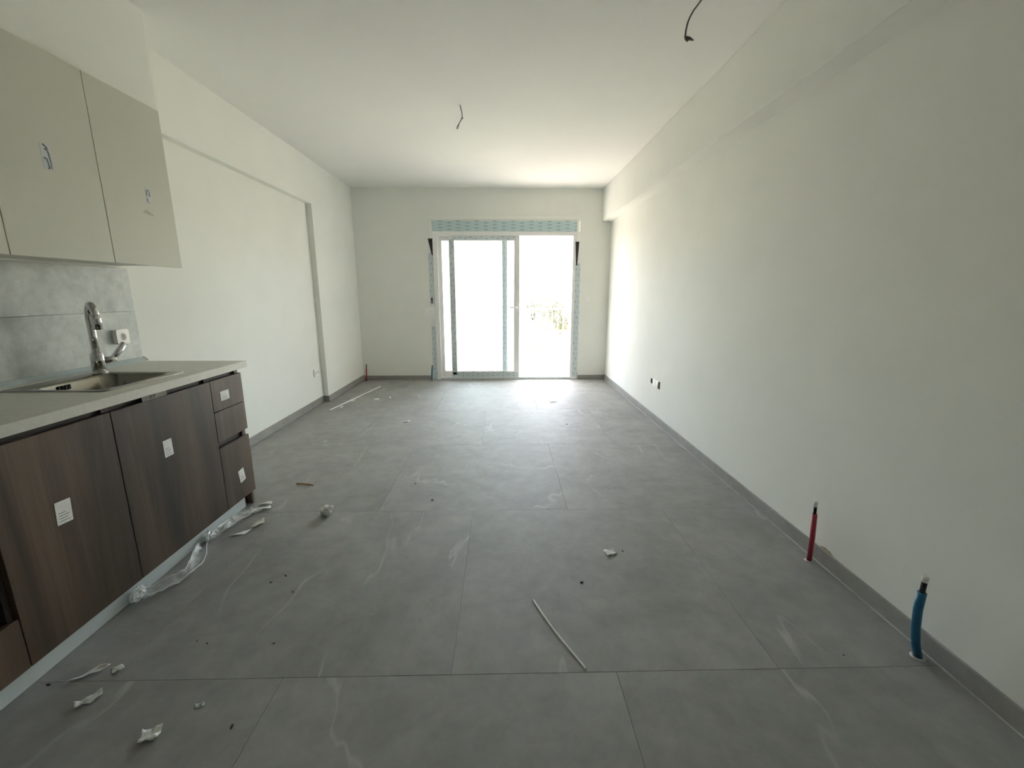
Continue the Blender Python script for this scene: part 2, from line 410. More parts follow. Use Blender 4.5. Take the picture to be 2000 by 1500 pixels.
def sash(x0, x1, y0, y1, z0, z1, sw, tw, bw, handle=False, film=True):
    """welded frame: outer rectangle minus pane"""
    mb = MB()
    outer = [(x0, z0), (x1, z0), (x1, z1), (x0, z1)]
    inner = [(x0 + sw, z0 + bw), (x1 - sw, z0 + bw), (x1 - sw, z1 - tw), (x0 + sw, z1 - tw)]
    V = {}
    for yi, y in enumerate((y0, y1)):
        for k in range(4):
            V['o', yi, k] = mb.bm.verts.new((outer[k][0], y, outer[k][1])); V['i', yi, k] = mb.bm.verts.new((inner[k][0], y, inner[k][1]))
    for k in range(4):
        q = (k + 1) % 4
        for yi in (0, 1):
            mb.bm.faces.new((V['o', yi, k], V['o', yi, q], V['i', yi, q], V['i', yi, k]))
        mb.bm.faces.new((V['o', 0, k], V['o', 1, k], V['o', 1, q], V['o', 0, q]))
        mb.bm.faces.new((V['i', 0, k], V['i', 1, k], V['i', 1, q], V['i', 0, q]))
    bmesh.ops.bevel(mb.bm, geom=list(mb.bm.edges), offset=0.003, segments=1, affect='EDGES')
    s = mb.done('sash', PVC, door)
    ym = (y0 + y1) / 2
    box('glass', GLASS, s, x0 + sw - 0.005, x1 - sw + 0.005, ym - 0.003, ym + 0.003, z0 + bw - 0.005, z1 - tw + 0.005)
    if film:
        yf = y0 - 0.0012
        box('printed_film', PR_Z, s, x0 + 0.012, x0 + sw - 0.008, yf, y0, z0 + bw * 0.4, z1 - 0.05)
        box('printed_film', PR_X, s, x0 + 0.05, x1 - 0.06, yf, y0, z1 - tw + 0.012, z1 - 0.006)
        box('printed_film', PR_X, s, x0 + 0.01, x1 - 0.02, yf, y0, z0 + 0.006, z0 + bw - 0.016)
    else:
        box('printed_film', PR_Z, s, x1 - sw + 0.008, x1 - 0.006, y0 - 0.0012, y0, z0 + bw * 0.4, z1 - 0.06)
    if handle:
        hx = x1 - sw * 0.5
        MB().box(hx - 0.016, hx + 0.016, y0 - 0.010, y0, 1.07, 1.19, bevel=0.004, seg=2).done('handle_plate', PVC, s)
        MB().tube([(hx, y0 - 0.006, 1.128), (hx, y0 - 0.045, 1.128), (hx - 0.02, y0 - 0.055, 1.128), (hx - 0.115, y0 - 0.052, 1.125)], [0.009, 0.009, 0.010, 0.008]).done('handle', PVC, s)
    return s
sash(-0.80, 0.262, YF - 0.002, YF + 0.036, 0.037, 2.176, 0.085, 0.068, 0.095, handle=True)
sash(-0.995, 0.082, YF + 0.046, YF + 0.084, 0.037, 2.176, 0.085, 0.068, 0.095, film=False)
# printed film on the guide rails beside the frame, with black gap wedges
box('guide_film', PR_Z, door, -1.103, -1.040, YF - 0.004, YF - 0.0005, 1.16, 1.93)
box('guide_film', PR_Z, door, -1.096, -1.040, YF - 0.004, YF - 0.0005, 0.002, 0.84)
box('guide_film', PR_Z, door, 1.106, 1.180, YF - 0.0165, YF - 0.0125, 0.05, 1.78)
def wedge(poly, y):
    MB().prism([(x, y, z) for x, z in poly], (0, 1, 0), 0.004).done('black_gasket', BLACK, door)
wedge([(-1.103, 2.135), (-1.035, 2.135), (-1.036, 1.89), (-1.052, 1.90)], YF - 0.010)
wedge([(-1.088, 1.27), (-1.060, 1.27), (-1.069, 1.18), (-1.080, 1.18)], YF - 0.010)
wedge([(1.098, 2.094), (1.152, 2.094), (1.132, 1.745), (1.114, 1.755)], YF - 0.018)
# strap winder of the roller shutter
w = thing('strap_winder', 'white plastic rounded shutter strap winder beside the balcony door', 'strap winder', loc=(-1.11, YF, 1.04))
mb = MB()
poly = []
for k in range(13):
    a = math.pi / 2 + math.pi * k / 12
    poly.append((-0.01 + 0.078 * math.cos(a), -0.032, 0.088 * math.sin(a)))
poly += [(0.068, -0.032, -0.088), (0.068, -0.032, 0.088)]
mb.prism(poly, (0, 1, 0), 0.029)
bmesh.ops.bevel(mb.bm, geom=[e for e in mb.bm.edges if all(v.co.y < -0.03 for v in e.verts)], offset=0.008, segments=2, affect='EDGES')
mb.done('casing', WHITEP, w)
box('strap', PAPER, w, 0.018, 0.058, -0.006, -0.003, 0.088, 0.135)
box('strap', PAPER, w, 0.018, 0.058, -0.006, -0.003, -0.20, -0.088)

# ------------------------------------------------------------------ wall sockets and switch
t = thing('light_switch', 'small white light switch on the wall right beside the balcony door', 'switch', loc=(1.295, YF, 1.254))
box('plate', WHITEP, t, -0.042, 0.042, -0.009, 0, -0.042, 0.042, bevel=0.003)
box('rocker', WHITEP, t, -0.026, 0.026, -0.013, -0.009, -0.028, 0.028, bevel=0.002)

# holes for the open boxes are cut into the wall, 4.5 cm deep
def cut(target, cutter_mb):
    c = cutter_mb.done('cutter', WALL)
    m_ = target.modifiers.new('cut', 'BOOLEAN'); m_.operation = 'DIFFERENCE'; m_.solver = 'EXACT'; m_.object = c
    dg = bpy.context.evaluated_depsgraph_get()
    me_ = bpy.data.meshes.new_from_object(target.evaluated_get(dg))
    target.modifiers.remove(m_); target.data = me_
    bpy.data.objects.remove(c)
cut(wr, MB().tube([(XR - 0.02, 4.550, 0.41), (XR + 0.045, 4.550, 0.41)], 0.030, 24))
cut(wr, MB().box(XR - 0.02, XR + 0.045, 4.304, 4.334, 0.368, 0.446))
t = thing('wall_socket', 'unfinished row of open socket boxes in the long bare wall', 'socket', loc=(XR, 4.44, 0.41))
def cup(name, yc, zc, r, x_in, x_out, mat):
    """open-fronted round box: wall and bottom"""
    mb = MB(); n = 24
    rings = [[mb.bm.verts.new((x, yc + rr * math.cos(2 * math.pi * k / n), zc + rr * math.sin(2 * math.pi * k / n))) for k in range(n)] for x, rr in ((x_out, r), (x_in, r))]
    for k in range(n):
        f = mb.bm.faces.new((rings[0][k], rings[0][(k + 1) % n], rings[1][(k + 1) % n], rings[1][k])); f.smooth = True
    mb.bm.faces.new(rings[1])
    return mb.done(name, mat, t)
BACKBOX = plain('grey_back_box', (0.22, 0.22, 0.21), 0.6, var=0.05)
cup('back_box', 0.110, 0.0, 0.0290, 0.043, -0.003, BACKBOX)
mb = MB()
x0_, x1_, ya, yb_, za, zb_ = -0.003, 0.043, -0.1350, -0.1070, -0.041, 0.035
mb.box(x0_, x1_, ya, ya + 0.0015, za, zb_).box(x0_, x1_, yb_ - 0.0015, yb_, za, zb_).box(x0_, x1_, ya, yb_, za, za + 0.0015).box(x0_, x1_, ya, yb_, zb_ - 0.0015, zb_).box(x1_ - 0.0015, x1_, ya, yb_, za, zb_)
mb.done('back_box', BACKBOX, t)
box('module', WHITEP, t, -0.010, 0.0, -0.02, 0.06, -0.035, 0.035, bevel=0.003)
box('module', WHITEP, t, -0.012, 0.0, -0.10, -0.03, -0.038, 0.036, bevel=0.003)

def socket_plate(hy, hz, yc, zc, xb, xf, r, depth):
    """square cover with a round well let into it"""
    mb = MB(); n = 32; O, I, D, B = [], [], [], []
    for k in range(n):
        a_ = 2 * math.pi * (k + 0.5) / n; c_, s_ = math.cos(a_), math.sin(a_); q = max(abs(c_), abs(s_))
        O.append(mb.bm.verts.new((xf, yc + hy * c_ / q, zc + hz * s_ / q))); B.append(mb.bm.verts.new((xb, yc + hy * c_ / q, zc + hz * s_ / q)))
        I.append(mb.bm.verts.new((xf, yc + r * c_, zc + r * s_))); D.append(mb.bm.verts.new((xf - depth, yc + r * 0.96 * c_, zc + r * 0.96 * s_)))
    for k in range(n):
        j = (k + 1) % n
        mb.bm.faces.new((O[k], O[j], I[j], I[k])); mb.bm.faces.new((I[k], I[j], D[j], D[k])); mb.bm.faces.new((B[k], B[j], O[j], O[k]))
    mb.bm.faces.new(D); mb.bm.faces.new(list(reversed(B)))
    mb.done('plate', WHITEP, t)
t = thing('wall_socket', 'white double socket low in the wall recess beside the pier', 'socket', loc=(XP, 5.165, 0.402))
for yc in (-0.031, 0.031):
    socket_plate(0.031, 0.045, yc, 0.0, 0.0, 0.014, 0.020, 0.012)

t = thing('wall_socket', 'white square socket on the grey backsplash behind the tap', 'socket', loc=(XP + 0.012, 2.572, 1.096))
box('mounting_box', WHITEP, t, 0, 0.010, -0.040, 0.040, -0.040, 0.040)
socket_plate(0.042, 0.042, 0.0, 0.0, 0.010, 0.027, 0.021, 0.0155)

# ------------------------------------------------------------------ kitchen: base units
XFR = -1.614           # face of the fronts
FT = 0.019             # front thickness
ZB0, ZT = 0.097, 0.868
KY = [0.655, 1.273, 1.738, 2.352, 2.640]
def carcass(t, y0, y1, end=False):
    x1 = XFR - FT - 0.001
    mb = MB()
    mb.box(XP + 0.014, x1, y0 + 0.001, y0 + 0.017, ZB0, 0.893)
    mb.box(XP + 0.014, x1, y1 - 0.017, y1 - 0.001, ZB0, 0.893)
    mb.box(XP + 0.014, x1, y0 + 0.017, y1 - 0.017, ZB0, ZB0 + 0.016)
    mb.box(XP + 0.014, XP + 0.022, y0 + 0.017, y1 - 0.017, ZB0 + 0.016, 0.893)
    mb.done('carcass', WOODIN, t)
    box('handle_channel', GOLA, t, x1 - 0.030, x1 - 0.012, y0 + 0.017, y1 - 0.017, 0.835, 0.893)
    for yy in (y0 + 0.05, y1 - 0.05):
        MB().tube([(XP + 0.12, yy, 0), (XP + 0.12, yy, ZB0)], 0.016, 10).done('leg', BLACK, t)
        MB().tube([(-1.74, yy, 0), (-1.74, yy, ZB0)], 0.016, 10).done('leg', BLACK, t)
def sticker(parent, y, z, w, h, tilt=0.0, lines=True):
    """printed white sticker with lines of small print; its corner code is left out"""
    x = XFR
    def q(u, v, x_):
        c, s_ = math.cos(tilt), math.sin(tilt)
        return (x_, y + u * c - v * s_, z + u * s_ + v * c)
    mb = MB().prism([q(-w / 2, -h / 2, x), q(w / 2, -h / 2, x), q(w / 2, h / 2, x), q(-w / 2, h / 2, x)], (1, 0, 0), 0.0012)
    o = mb.done('sticker', PAPER, parent)
    if lines:
        mb = MB()
        for k, (a, b_) in enumerate(((-0.36, 0.10), (-0.36, 0.30), (-0.36, 0.22), (-0.36, 0.34))):
            v = -0.02 * h - k * 0.12 * h
            mb.prism([q(a * w, v, x + 0.0013), q(b_ * w, v, x + 0.0013), q(b_ * w, v + 0.03 * h, x + 0.0013), q(a * w, v + 0.03 * h, x + 0.0013)], (1, 0, 0), 0.0003)
        mb.done('small_print', PAPERINK, o)
    return o
def front(t, y0, y1, z0, z1, name='door'):
    g = 0.0015
    return box(name, WOOD, t, XFR - FT, XFR, y0 + g, y1 - g, z0, z1, bevel=0.0012)

t = thing('drawer_cabinet', 'narrow dark oak drawer unit at the open end of the kitchen run', 'cabinet')
carcass(t, KY[3], KY[4] - 0.018)
box('end_panel', WOOD, t, XP + 0.014, XFR - FT - 0.001, KY[4] - 0.018, KY[4], 0.001, 0.893)
d1 = front(t, KY[3], KY[4], 0.690, ZT, 'drawer'); sticker(d1, 2.463, 0.767, 0.077, 0.054)
front(t, KY[3], KY[4], 0.512, 0.687, 'drawer')
box('handle_channel', GOLA, t, XFR - FT - 0.03, XFR - FT - 0.012, KY[3] + 0.018, KY[4] - 0.019, 0.440, 0.530)
d3 = front(t, KY[3], KY[4], ZB0, 0.474, 'drawer'); sticker(d3, 2.517, 0.245, 0.054, 0.080, 0.14)

t = thing('sink_cabinet', 'wide dark oak door cabinet between the drawer unit and the corner sticker door', 'cabinet')
t['label'] = 'wide dark oak base cabinet beside the drawers, tape strip above its door'
carcass(t, KY[2], KY[3])
d2 = front(t, KY[2], KY[3], ZB0, ZT); sticker(d2, 1.998, 0.617, 0.054, 0.082)
tp = box('tape_strip', TAPE, t, XFR - 0.004, XFR - 0.0025, 1.905, 2.049, 0.866, 0.8935)
mb = MB()      # two scrawled figures on the tape
for y0_ in (1.948, 1.968):
    mb.tube([(XFR - 0.0022, y0_, 0.889), (XFR - 0.0022, y0_ + 0.010, 0.889), (XFR - 0.0022, y0_ + 0.010, 0.882), (XFR - 0.0022, y0_ + 0.002, 0.880), (XFR - 0.0022, y0_ + 0.001, 0.874), (XFR - 0.0022, y0_ + 0.011, 0.874)], 0.0013, 6)
mb.done('tape_writing', BLACK, tp)

t = thing('base_cabinet', 'dark oak base cabinet with one sticker, between oven housing and sink cabinet', 'cabinet')
carcass(t, KY[1], KY[2])
d4 = front(t, KY[1], KY[2], ZB0, ZT); sticker(d4, 1.482, 0.562, 0.057, 0.086, -0.06)

t = thing('oven_cabinet', 'dark oak oven housing with an empty niche above its low panel', 'cabinet')
carcass(t, KY[0], KY[1])
front(t, KY[0], KY[1], ZB0, 0.285, 'drawer')
box('niche_shelf', WOODIN, t, XP + 0.022, XFR - FT, KY[0] + 0.018, KY[1] - 0.018, 0.268, 0.284)
box('top_panel', WOOD, t, XFR - FT, XFR, KY[0] + 0.0015, KY[1] - 0.0015, 0.80, ZT)

# plinth
pl = tag(MB().box(-1.674, -1.658, 0.66, 2.585, 0.001, 0.094, bevel=0.001).done('plinth_board', PLINTH), 'long pale bluish plinth board under the dark oak cabinets', 'plinth')

# worktop with a cut-out for the sink
WZ0, WZ1, WY0, WY1, WX1 = 0.8945, 0.934, 0.655, 2.690, -1.600
SX0, SX1, SY0, SY1 = -2.150, -1.695, 1.822, 2.300      # sink rim
mb = MB()
hx0, hx1, hy0, hy1 = SX0 + 0.012, SX1 - 0.012, SY0 + 0.012, SY1 - 0.012
out = [(XP + 0.001, WY0), (WX1, WY0), (WX1, WY1), (XP + 0.001, WY1)]; inn = [(hx0, hy0), (hx1, hy0), (hx1, hy1), (hx0, hy1)]
V = {}
for zi, z in enumerate((WZ0, WZ1)):
    for k in range(4):
        V['o', zi, k] = mb.bm.verts.new((*out[k], z)); V['i', zi, k] = mb.bm.verts.new((*inn[k], z))
for k in range(4):
    q = (k + 1) % 4
    for zi in (0, 1):
        mb.bm.faces.new((V['o', zi, k], V['o', zi, q], V['i', zi, q], V['i', zi, k]))
    f = mb.bm.faces.new((V['o', 0, k], V['o', 1, k], V['o', 1, q], V['o', 0, q]))
    mb.bm.faces.new((V['i', 0, k], V['i', 1, k], V['i', 1, q], V['i', 0, q]))
wt = mb.done('worktop', WTOP, None, mats=[WTOP])
tag(wt, 'pale stone-look worktop over the dark oak base cabinets', 'worktop')
seal = tag(MB().prism([(XP + 0.0125, WY0 + 0.01, WZ1), (XP + 0.040, WY0 + 0.01, WZ1), (XP + 0.040, WY0 + 0.01, WZ1 + 0.004), (XP + 0.020, WY0 + 0.01, WZ1 + 0.022), (XP + 0.0125, WY0 + 0.01, WZ1 + 0.022)], (0, 1, 0), 2.700 - WY0).done('sealing_strip', BLUEFILM),
           'pale blue film-covered sealing strip where worktop meets backsplash', 'sealing strip')
MB().prism([(XP + 0.0125, 2.711, WZ1), (XP + 0.041, 2.711, WZ1), (XP + 0.041, 2.711, WZ1 + 0.005), (XP + 0.020, 2.711, WZ1 + 0.024), (XP + 0.0125, 2.711, WZ1 + 0.024)], (0, 1, 0), 0.006).done('end_cap', GREYP, seal)

# backsplash panels
t = thing('backsplash', 'grey concrete-look backsplash panels on the wall above the worktop', 'backsplash')
for z0, z1 in ((WZ1 + 0.001, 1.2375), (1.2395, 1.4895)):
    box('panel', SPLASH, t, XP + 0.0005, XP + 0.012, 0.66, 2.716, z0, z1, bevel=0.0008)

# ------------------------------------------------------------------ sink
t = thing('kitchen_sink', 'square stainless steel inset sink with overflow slots in the worktop', 'sink')
def rrect(x0, x1, y0, y1, r, n=6):
    pts = []
    for cx, cy, a0 in ((x1 - r, y1 - r, 0), (x0 + r, y1 - r, 90), (x0 + r, y0 + r, 180), (x1 - r, y0 + r, 270)):
        for k in range(n + 1):
            a = math.radians(a0 + 90 * k / n); pts.append((cx + r * math.cos(a), cy + r * math.sin(a)))
    return pts
loops = [(rrect(SX0, SX1, SY0, SY1, 0.02), WZ1 + 0.0003), (rrect(SX0, SX1, SY0, SY1, 0.02), WZ1 + 0.003), (rrect(SX0 + 0.004, SX1 - 0.004, SY0 + 0.004, SY1 - 0.004, 0.02), WZ1 + 0.0042),
         (rrect(SX0 + 0.085, SX1 - 0.035, SY0 + 0.035, SY1 - 0.040, 0.07), WZ1 + 0.0030), (rrect(SX0 + 0.091, SX1 - 0.041, SY0 + 0.041, SY1 - 0.046, 0.07), WZ1 - 0.006),
         (rrect(SX0 + 0.098, SX1 - 0.048, SY0 + 0.048, SY1 - 0.053, 0.07), 0.80), (rrect(SX0 + 0.115, SX1 - 0.065, SY0 + 0.065, SY1 - 0.070, 0.06), 0.765), (rrect(SX0 + 0.16, SX1 - 0.11, SY0 + 0.11, SY1 - 0.12, 0.05), 0.760)]
mb = MB(); rings = [[mb.bm.verts.new((x, y, z)) for x, y in p] for p, z in loops]
for r0, r1 in zip(rings, rings[1:]):
    k = len(r0)
    for i in range(k):
        f = mb.bm.faces.new((r0[i], r0[(i + 1) % k], r1[(i + 1) % k], r1[i])); f.smooth = True
mb.bm.faces.new(rings[-1])
mb.done('bowl', STEEL, t)
MB().tube([((SX0 + SX1) / 2 + 0.02, (SY0 + SY1) / 2, 0.7605), ((SX0 + SX1) / 2 + 0.02, (SY0 + SY1) / 2, 0.764)], 0.045, 24).done('drain', CHROME, t)
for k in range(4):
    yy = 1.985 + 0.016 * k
    MB().box(SX0 + 0.0915, SX0 + 0.0985, yy, yy + 0.008, 0.902, 0.924).done('overflow_shade', BLACK, t)  # solid black box, its colour stands for the shade inside the overflow hole

# ------------------------------------------------------------------ tap
FX, FY_, FZ = -2.108, 2.262, WZ1 + 0.0036
t = thing('kitchen_tap', 'tall chrome swivel tap with side lever at the sink', 'tap', loc=(FX, FY_, FZ))
MB().tube([(0, 0, 0), (0, 0, 0.004), (0, 0, 0.005)], [0.034, 0.034, 0.031], 28).done('base_ring', CHROME, t)
MB().tube([(0, 0, 0.004), (0, 0, 0.103), (0, 0, 0.106)], [0.029, 0.029, 0.026], 28).done('body', CHROME, t)
sd = Vector((0.825, -0.565, 0)) # spout swings out over the bowl
pts = [Vector((0, 0, 0.105)), Vector((0, 0, 0.20)), Vector((0, 0, 0.29))]
for k in range(1, 11):
    a = math.pi * k / 10
    pts.append(Vector((0, 0, 0.29)) + sd * (0.055 - 0.055 * math.cos(a)) + Vector((0, 0, 0.062 * math.sin(a))))
pts.append(pts[-1] + Vector((0, 0, -0.015)))
MB().tube(pts, 0.0165, 18).done('spout', CHROME, t)
e0 = pts[-1]
MB().tube([e0 + Vector((0, 0, 0.03)), e0 + Vector((0, 0, 0.028)), e0 + Vector((0, 0, -0.045))], [0.0168, 0.0195, 0.0205], 20).done('outlet', CHROME, t)
hd = Vector((0.40, 0.916, 0))
MB().tube([hd * 0.024 + Vector((0, 0, 0.062)), hd * 0.072 + Vector((0, 0, 0.062)), hd * 0.076 + Vector((0, 0, 0.062))], [0.019, 0.019, 0.016], 20).done('side_valve', CHROME, t)
MB().tube([hd * 0.060 + Vector((0, 0, 0.062)), hd * 0.090 + Vector((0, 0, 0.095)), hd * 0.128 + Vector((0, 0, 0.142))], [0.013, 0.0155, 0.016], 16).done('lever', CHROME, t)

# ------------------------------------------------------------------ wall cabinets
UX = -1.885
UZ0, UZ1 = 1.491, 2.326
UY = [1.31, 1.757, 2.215, 2.662]
ulabels = ['pale cashmere wall cabinet hanging above the oven housing',
           'pale cashmere wall cabinet above the sink with a blue-marked sticker',
           'pale cashmere wall cabinet at the open end with a smudge below its sticker']
for i in range(3):
    y0, y1 = UY[i], UY[i + 1]
    t = thing('wall_cabinet', ulabels[i], 'cabinet', 'wall cabinets above the worktop')
    box('carcass', UPPER, t, XP + 0.002, UX - 0.020, y0 + 0.0005, y1 - 0.0005 , UZ0 + 0.012, UZ1)
    dr = box('door', UPPER, t, UX - 0.019, UX, y0 + 0.0015, y1 - 0.0015, UZ0, UZ1 - 0.002, bevel=0.001)
    if i == 1:
        s = box('sticker', PALEBLUE, dr, UX, UX + 0.0008, 1.958, 1.998, 1.850, 1.948)
        mb = MB()
        for a in ([(1.970, 1.945), (1.985, 1.938), (1.990, 1.905), (1.992, 1.870), (1.990, 1.856)], [(1.965, 1.892), (1.978, 1.893), (1.983, 1.858), (1.976, 1.853)], [(1.974, 1.930), (1.988, 1.922)]):
            mb.tube([(UX + 0.001, y, z) for y, z in a], 0.003, 6)
        mb.done('sticker_marks', BLUEINK, s)
    if i == 2:
        s = box('sticker', PALEBLUE, dr, UX, UX + 0.0008, 2.474, 2.506, 1.815, 1.888)
        mb = MB()
        for a in ([(2.480, 1.852), (2.482, 1.878), (2.492, 1.884), (2.501, 1.870), (2.498, 1.850)], [(2.481, 1.838), (2.484, 1.822), (2.492, 1.818)]):
            mb.tube([(UX + 0.001, y, z) for y, z in a], 0.0022, 6)
        mb.done('sticker_marks', BLUEINK, s)
        mb = MB()
        mb.prism([(UX, 2.435, 1.765), (UX, 2.460, 1.758), (UX, 2.505, 1.752), (UX, 2.510, 1.757), (UX, 2.480, 1.772), (UX, 2.462, 1.779)], (1, 0, 0), 0.0003)
        mb.done('smudge', plain('beige_smudge', (0.50, 0.495, 0.42), 0.7, var=0.05), dr)

# ------------------------------------------------------------------ conduit stubs standing out of the floor
def conduit(name, label, base, pts, mat, rad, core, tip):
    """sleeve, black cable end, white stopper; pts are offsets from the base"""
    t = thing(name, label, 'conduit', 'conduit stubs standing out of the floor', loc=(base[0], base[1], 0.0))
    MB().tube(pts, rad, 16).done('sleeve', mat, t)
    top = Vector(pts[-1]); dr_ = (top - Vector(pts[-2])).normalized()
    MB().tube([top - dr_ * 0.01, top + dr_ * core], rad * 0.62, 12).done('cable', BLACK, t)
    c = top + dr_ * core
    MB().tube([c, c + dr_ * tip * 0.85, c + dr_ * tip], [rad * 0.74, rad * 0.78, rad * 0.62], 12).done('stopper', WHITEP, t)
    MB().tube([(0, 0, 0.0), (0, 0, 0.0045)], [rad * 1.9, rad * 1.35], 16).done('plaster_collar', CAULK, t)
conduit('floor_conduit', 'red floor conduit stub by the long bare wall', (1.573, 1.940), [(0, 0, -0.003), (-0.002, 0, 0.13), (-0.008, 0.002, 0.262)], REDP, 0.0118, 0.040, 0.034)
conduit('floor_conduit', 'bent blue floor conduit stub by the long bare wall', (1.570, 1.343), [(0, 0, -0.003), (-0.022, 0, 0.06), (-0.036, 0, 0.13), (-0.043, 0, 0.21), (-0.042, 0, 0.280)], BLUEP, 0.0140, 0.044, 0.022)
conduit('floor_conduit', 'red floor conduit stub in the corner by the pier wall', (-2.118, 6.60), [(0, 0, -0.003), (0.004, 0, 0.10), (0.010, 0, 0.20)], REDP, 0.0105, 0.07, 0.018)
conduit('floor_conduit', 'short blue floor conduit stub beside the balcony door frame', (-1.105, 6.60), [(0, 0, -0.003), (0.004, 0, 0.10), (0.012, 0, 0.20)], BLUEP, 0.0125, 0.05, 0.018)

# ------------------------------------------------------------------ bare ceiling wires
t = thing('ceiling_wire', 'bare lamp wire with a looped end hanging from the ceiling middle', 'wire', 'bare lamp wires on the ceiling', loc=(-0.339, 3.893, ZC))
MB().tube([(0, 0, 0.002), (0.008, 0, -0.03), (0.016, 0, -0.06), (0.016, 0, -0.088), (0.008, 0, -0.108), (-0.004, 0, -0.128), (-0.012, 0, -0.140)], 0.0038, 8).done('cable', CABLE, t)
MB().tube([(0.016, 0.003, -0.082), (0.019, 0.003, -0.092), (0.018, 0.003, -0.103)], 0.004, 8).done('wire_end', CABLE, t)
MB().tube([(-0.010, 0, -0.136), (-0.020, 0.002, -0.150), (-0.031, 0.002, -0.168), (-0.028, 0.002, -0.176), (-0.020, 0.002, -0.174), (-0.015, 0.0, -0.155), (-0.010, 0, -0.138)], 0.0030, 8).done('wire_loop', CABLE, t)
MB().tube([(0, 0, 0.001), (0, 0, -0.004)], 0.012, 14).done('ceiling_hole_rim', CEIL, t)
t = thing('ceiling_wire', 'bare lamp wire with a taped end on the ceiling near the beam', 'wire', 'bare lamp wires on the ceiling', loc=(1.041, 2.561, ZC))
MB().tube([(0.004, 0, 0.002), (-0.007, 0, -0.011), (-0.024, 0, -0.034), (-0.043, 0, -0.058), (-0.060, 0, -0.088), (-0.070, 0, -0.115), (-0.076, 0, -0.148), (-0.078, 0, -0.180)], [0.0042] * 5 + [0.0048] * 3, 8).done('cable', CABLE, t)
MB().tube([(-0.079, 0, -0.172), (-0.072, 0, -0.188), (-0.062, 0, -0.200)], [0.006, 0.008, 0.004], 8).done('wire_end', CABLE, t)
MB().tube([(-0.075, 0, -0.182), (-0.055, 0, -0.186), (-0.032, 0, -0.194)], [0.008, 0.009, 0.003], 8).done('wire_end', CABLE, t)

# ------------------------------------------------------------------ litter on the floor
def scrap(name, label, cat, loc, rot, outline, mat, lift=0.012, fold=0.0, seed=0, group='scraps of litter on the floor', thick=0.0006, sub=3):
    """thin curled sheet cut to an outline (metres about its centre)"""
    bm = bmesh.new()
    f = bm.faces.new([bm.verts.new((x, y, 0)) for x, y in outline])
    bmesh.ops.triangulate(bm, faces=[f])
    bmesh.ops.subdivide_edges(bm, edges=list(bm.edges), cuts=sub, use_grid_fill=True)
    size = max(max(abs(x), abs(y)) for x, y in outline)
    zs = []
    for v in bm.verts:
        u = v.co / size
        z = lift * (0.55 + 0.9 * noise.noise(Vector((u.x * 1.6 + seed * 3.1, u.y * 1.6 + seed, seed)))) + fold * abs(u.y)
        v.co.z = z
    mn = min(v.co.z for v in bm.verts)
    for v in bm.verts: v.co.z += 0.0004 - mn
    r = bmesh.ops.solidify(bm, geom=list(bm.faces), thickness=thick)
    mn = min(v.co.z for v in bm.verts)
    for v in bm.verts: v.co.z -= mn
    bmesh.ops.recalc_face_normals(bm, faces=bm.faces)
    me = bpy.data.meshes.new(name); bm.to_mesh(me); bm.free(); me.materials.append(mat)
    for p in me.polygons: p.use_smooth = True
    o = bpy.data.objects.new(name, me); C.objects.link(o); o.location = (*loc, 0.0); o.rotation_euler.z = rot
    return tag(o, label, cat, group)
# crumpled paper ball
bm = bmesh.new(); bmesh.ops.create_icosphere(bm, subdivisions=4, radius=1.0)
for v in bm.verts:
    p = v.co.normalized()
    k = 1 + 0.42 * noise.noise(p * 1.7) - 0.35 * abs(noise.noise(p * 3.6 + Vector((3, 1, 2)))) + 0.12 * noise.noise(p * 8)
    v.co = Vector((p.x * 0.044, p.y * 0.036, p.z * 0.030)) * k
mn = min(v.co.z for v in bm.verts)
for v in bm.verts: v.co.z -= mn
me = bpy.data.meshes.new('crumpled_paper'); bm.to_mesh(me); bm.free(); me.materials.append(PAPER)
o = bpy.data.objects.new('crumpled_paper', me); C.objects.link(o); o.location = (-1.088, 2.465, 0)
tag(o, 'white crumpled ball of paper on the floor tiles', 'paper')
# wooden stick
mb = MB(); a, b_ = Vector((-1.482, 2.905, 0.007)), Vector((-1.352, 2.880, 0.006))
mb.tube([a, a.lerp(b_, .3) + Vector((0, 0, .004)), b_], [0.006, 0.0065, 0.005], 6)
mb.bm.verts.ensure_lookup_table(); o = mb.done('wood_offcut', STICK); tag(o, 'small orange-brown offcut of wood lying on the floor', 'wood offcut')
# white strips
def strip(label, pts, w, h, mat=PVC):
    mb = MB(); L = []; n = len(pts)
    for i, p in enumerate(pts):
        p = Vector((*p, 0)); q0 = Vector((*pts[max(0, i - 1)], 0)); q1 = Vector((*pts[min(n - 1, i + 1)], 0))
        s_ = (q1 - q0).normalized().cross(Vector((0, 0, 1))) * w / 2
        L.append([mb.bm.verts.new(p - s_), mb.bm.verts.new(p + s_), mb.bm.verts.new(p + s_ * 0.6 + Vector((0, 0, h))), mb.bm.verts.new(p - s_ * 0.6 + Vector((0, 0, h)))])
    for r0, r1 in zip(L, L[1:]):
        for k in range(4): mb.bm.faces.new((r0[k], r0[(k + 1) % 4], r1[(k + 1) % 4], r1[k]))
    mb.bm.faces.new(L[0]); mb.bm.faces.new(L[-1])
    return tag(mb.done('plastic_strip', mat), label, 'strip')
strip('thin white plastic strip lying alone in the middle of the floor', [(0.134, 1.679), (0.170, 1.585), (0.205, 1.503), (0.252, 1.410), (0.300, 1.317)], 0.0085, 0.006)
strip('long white strip on the floor along the pier wall', [(-2.028, 4.913), (-1.95, 5.34), (-1.87, 5.78), (-1.794, 6.201)], 0.016, 0.006)
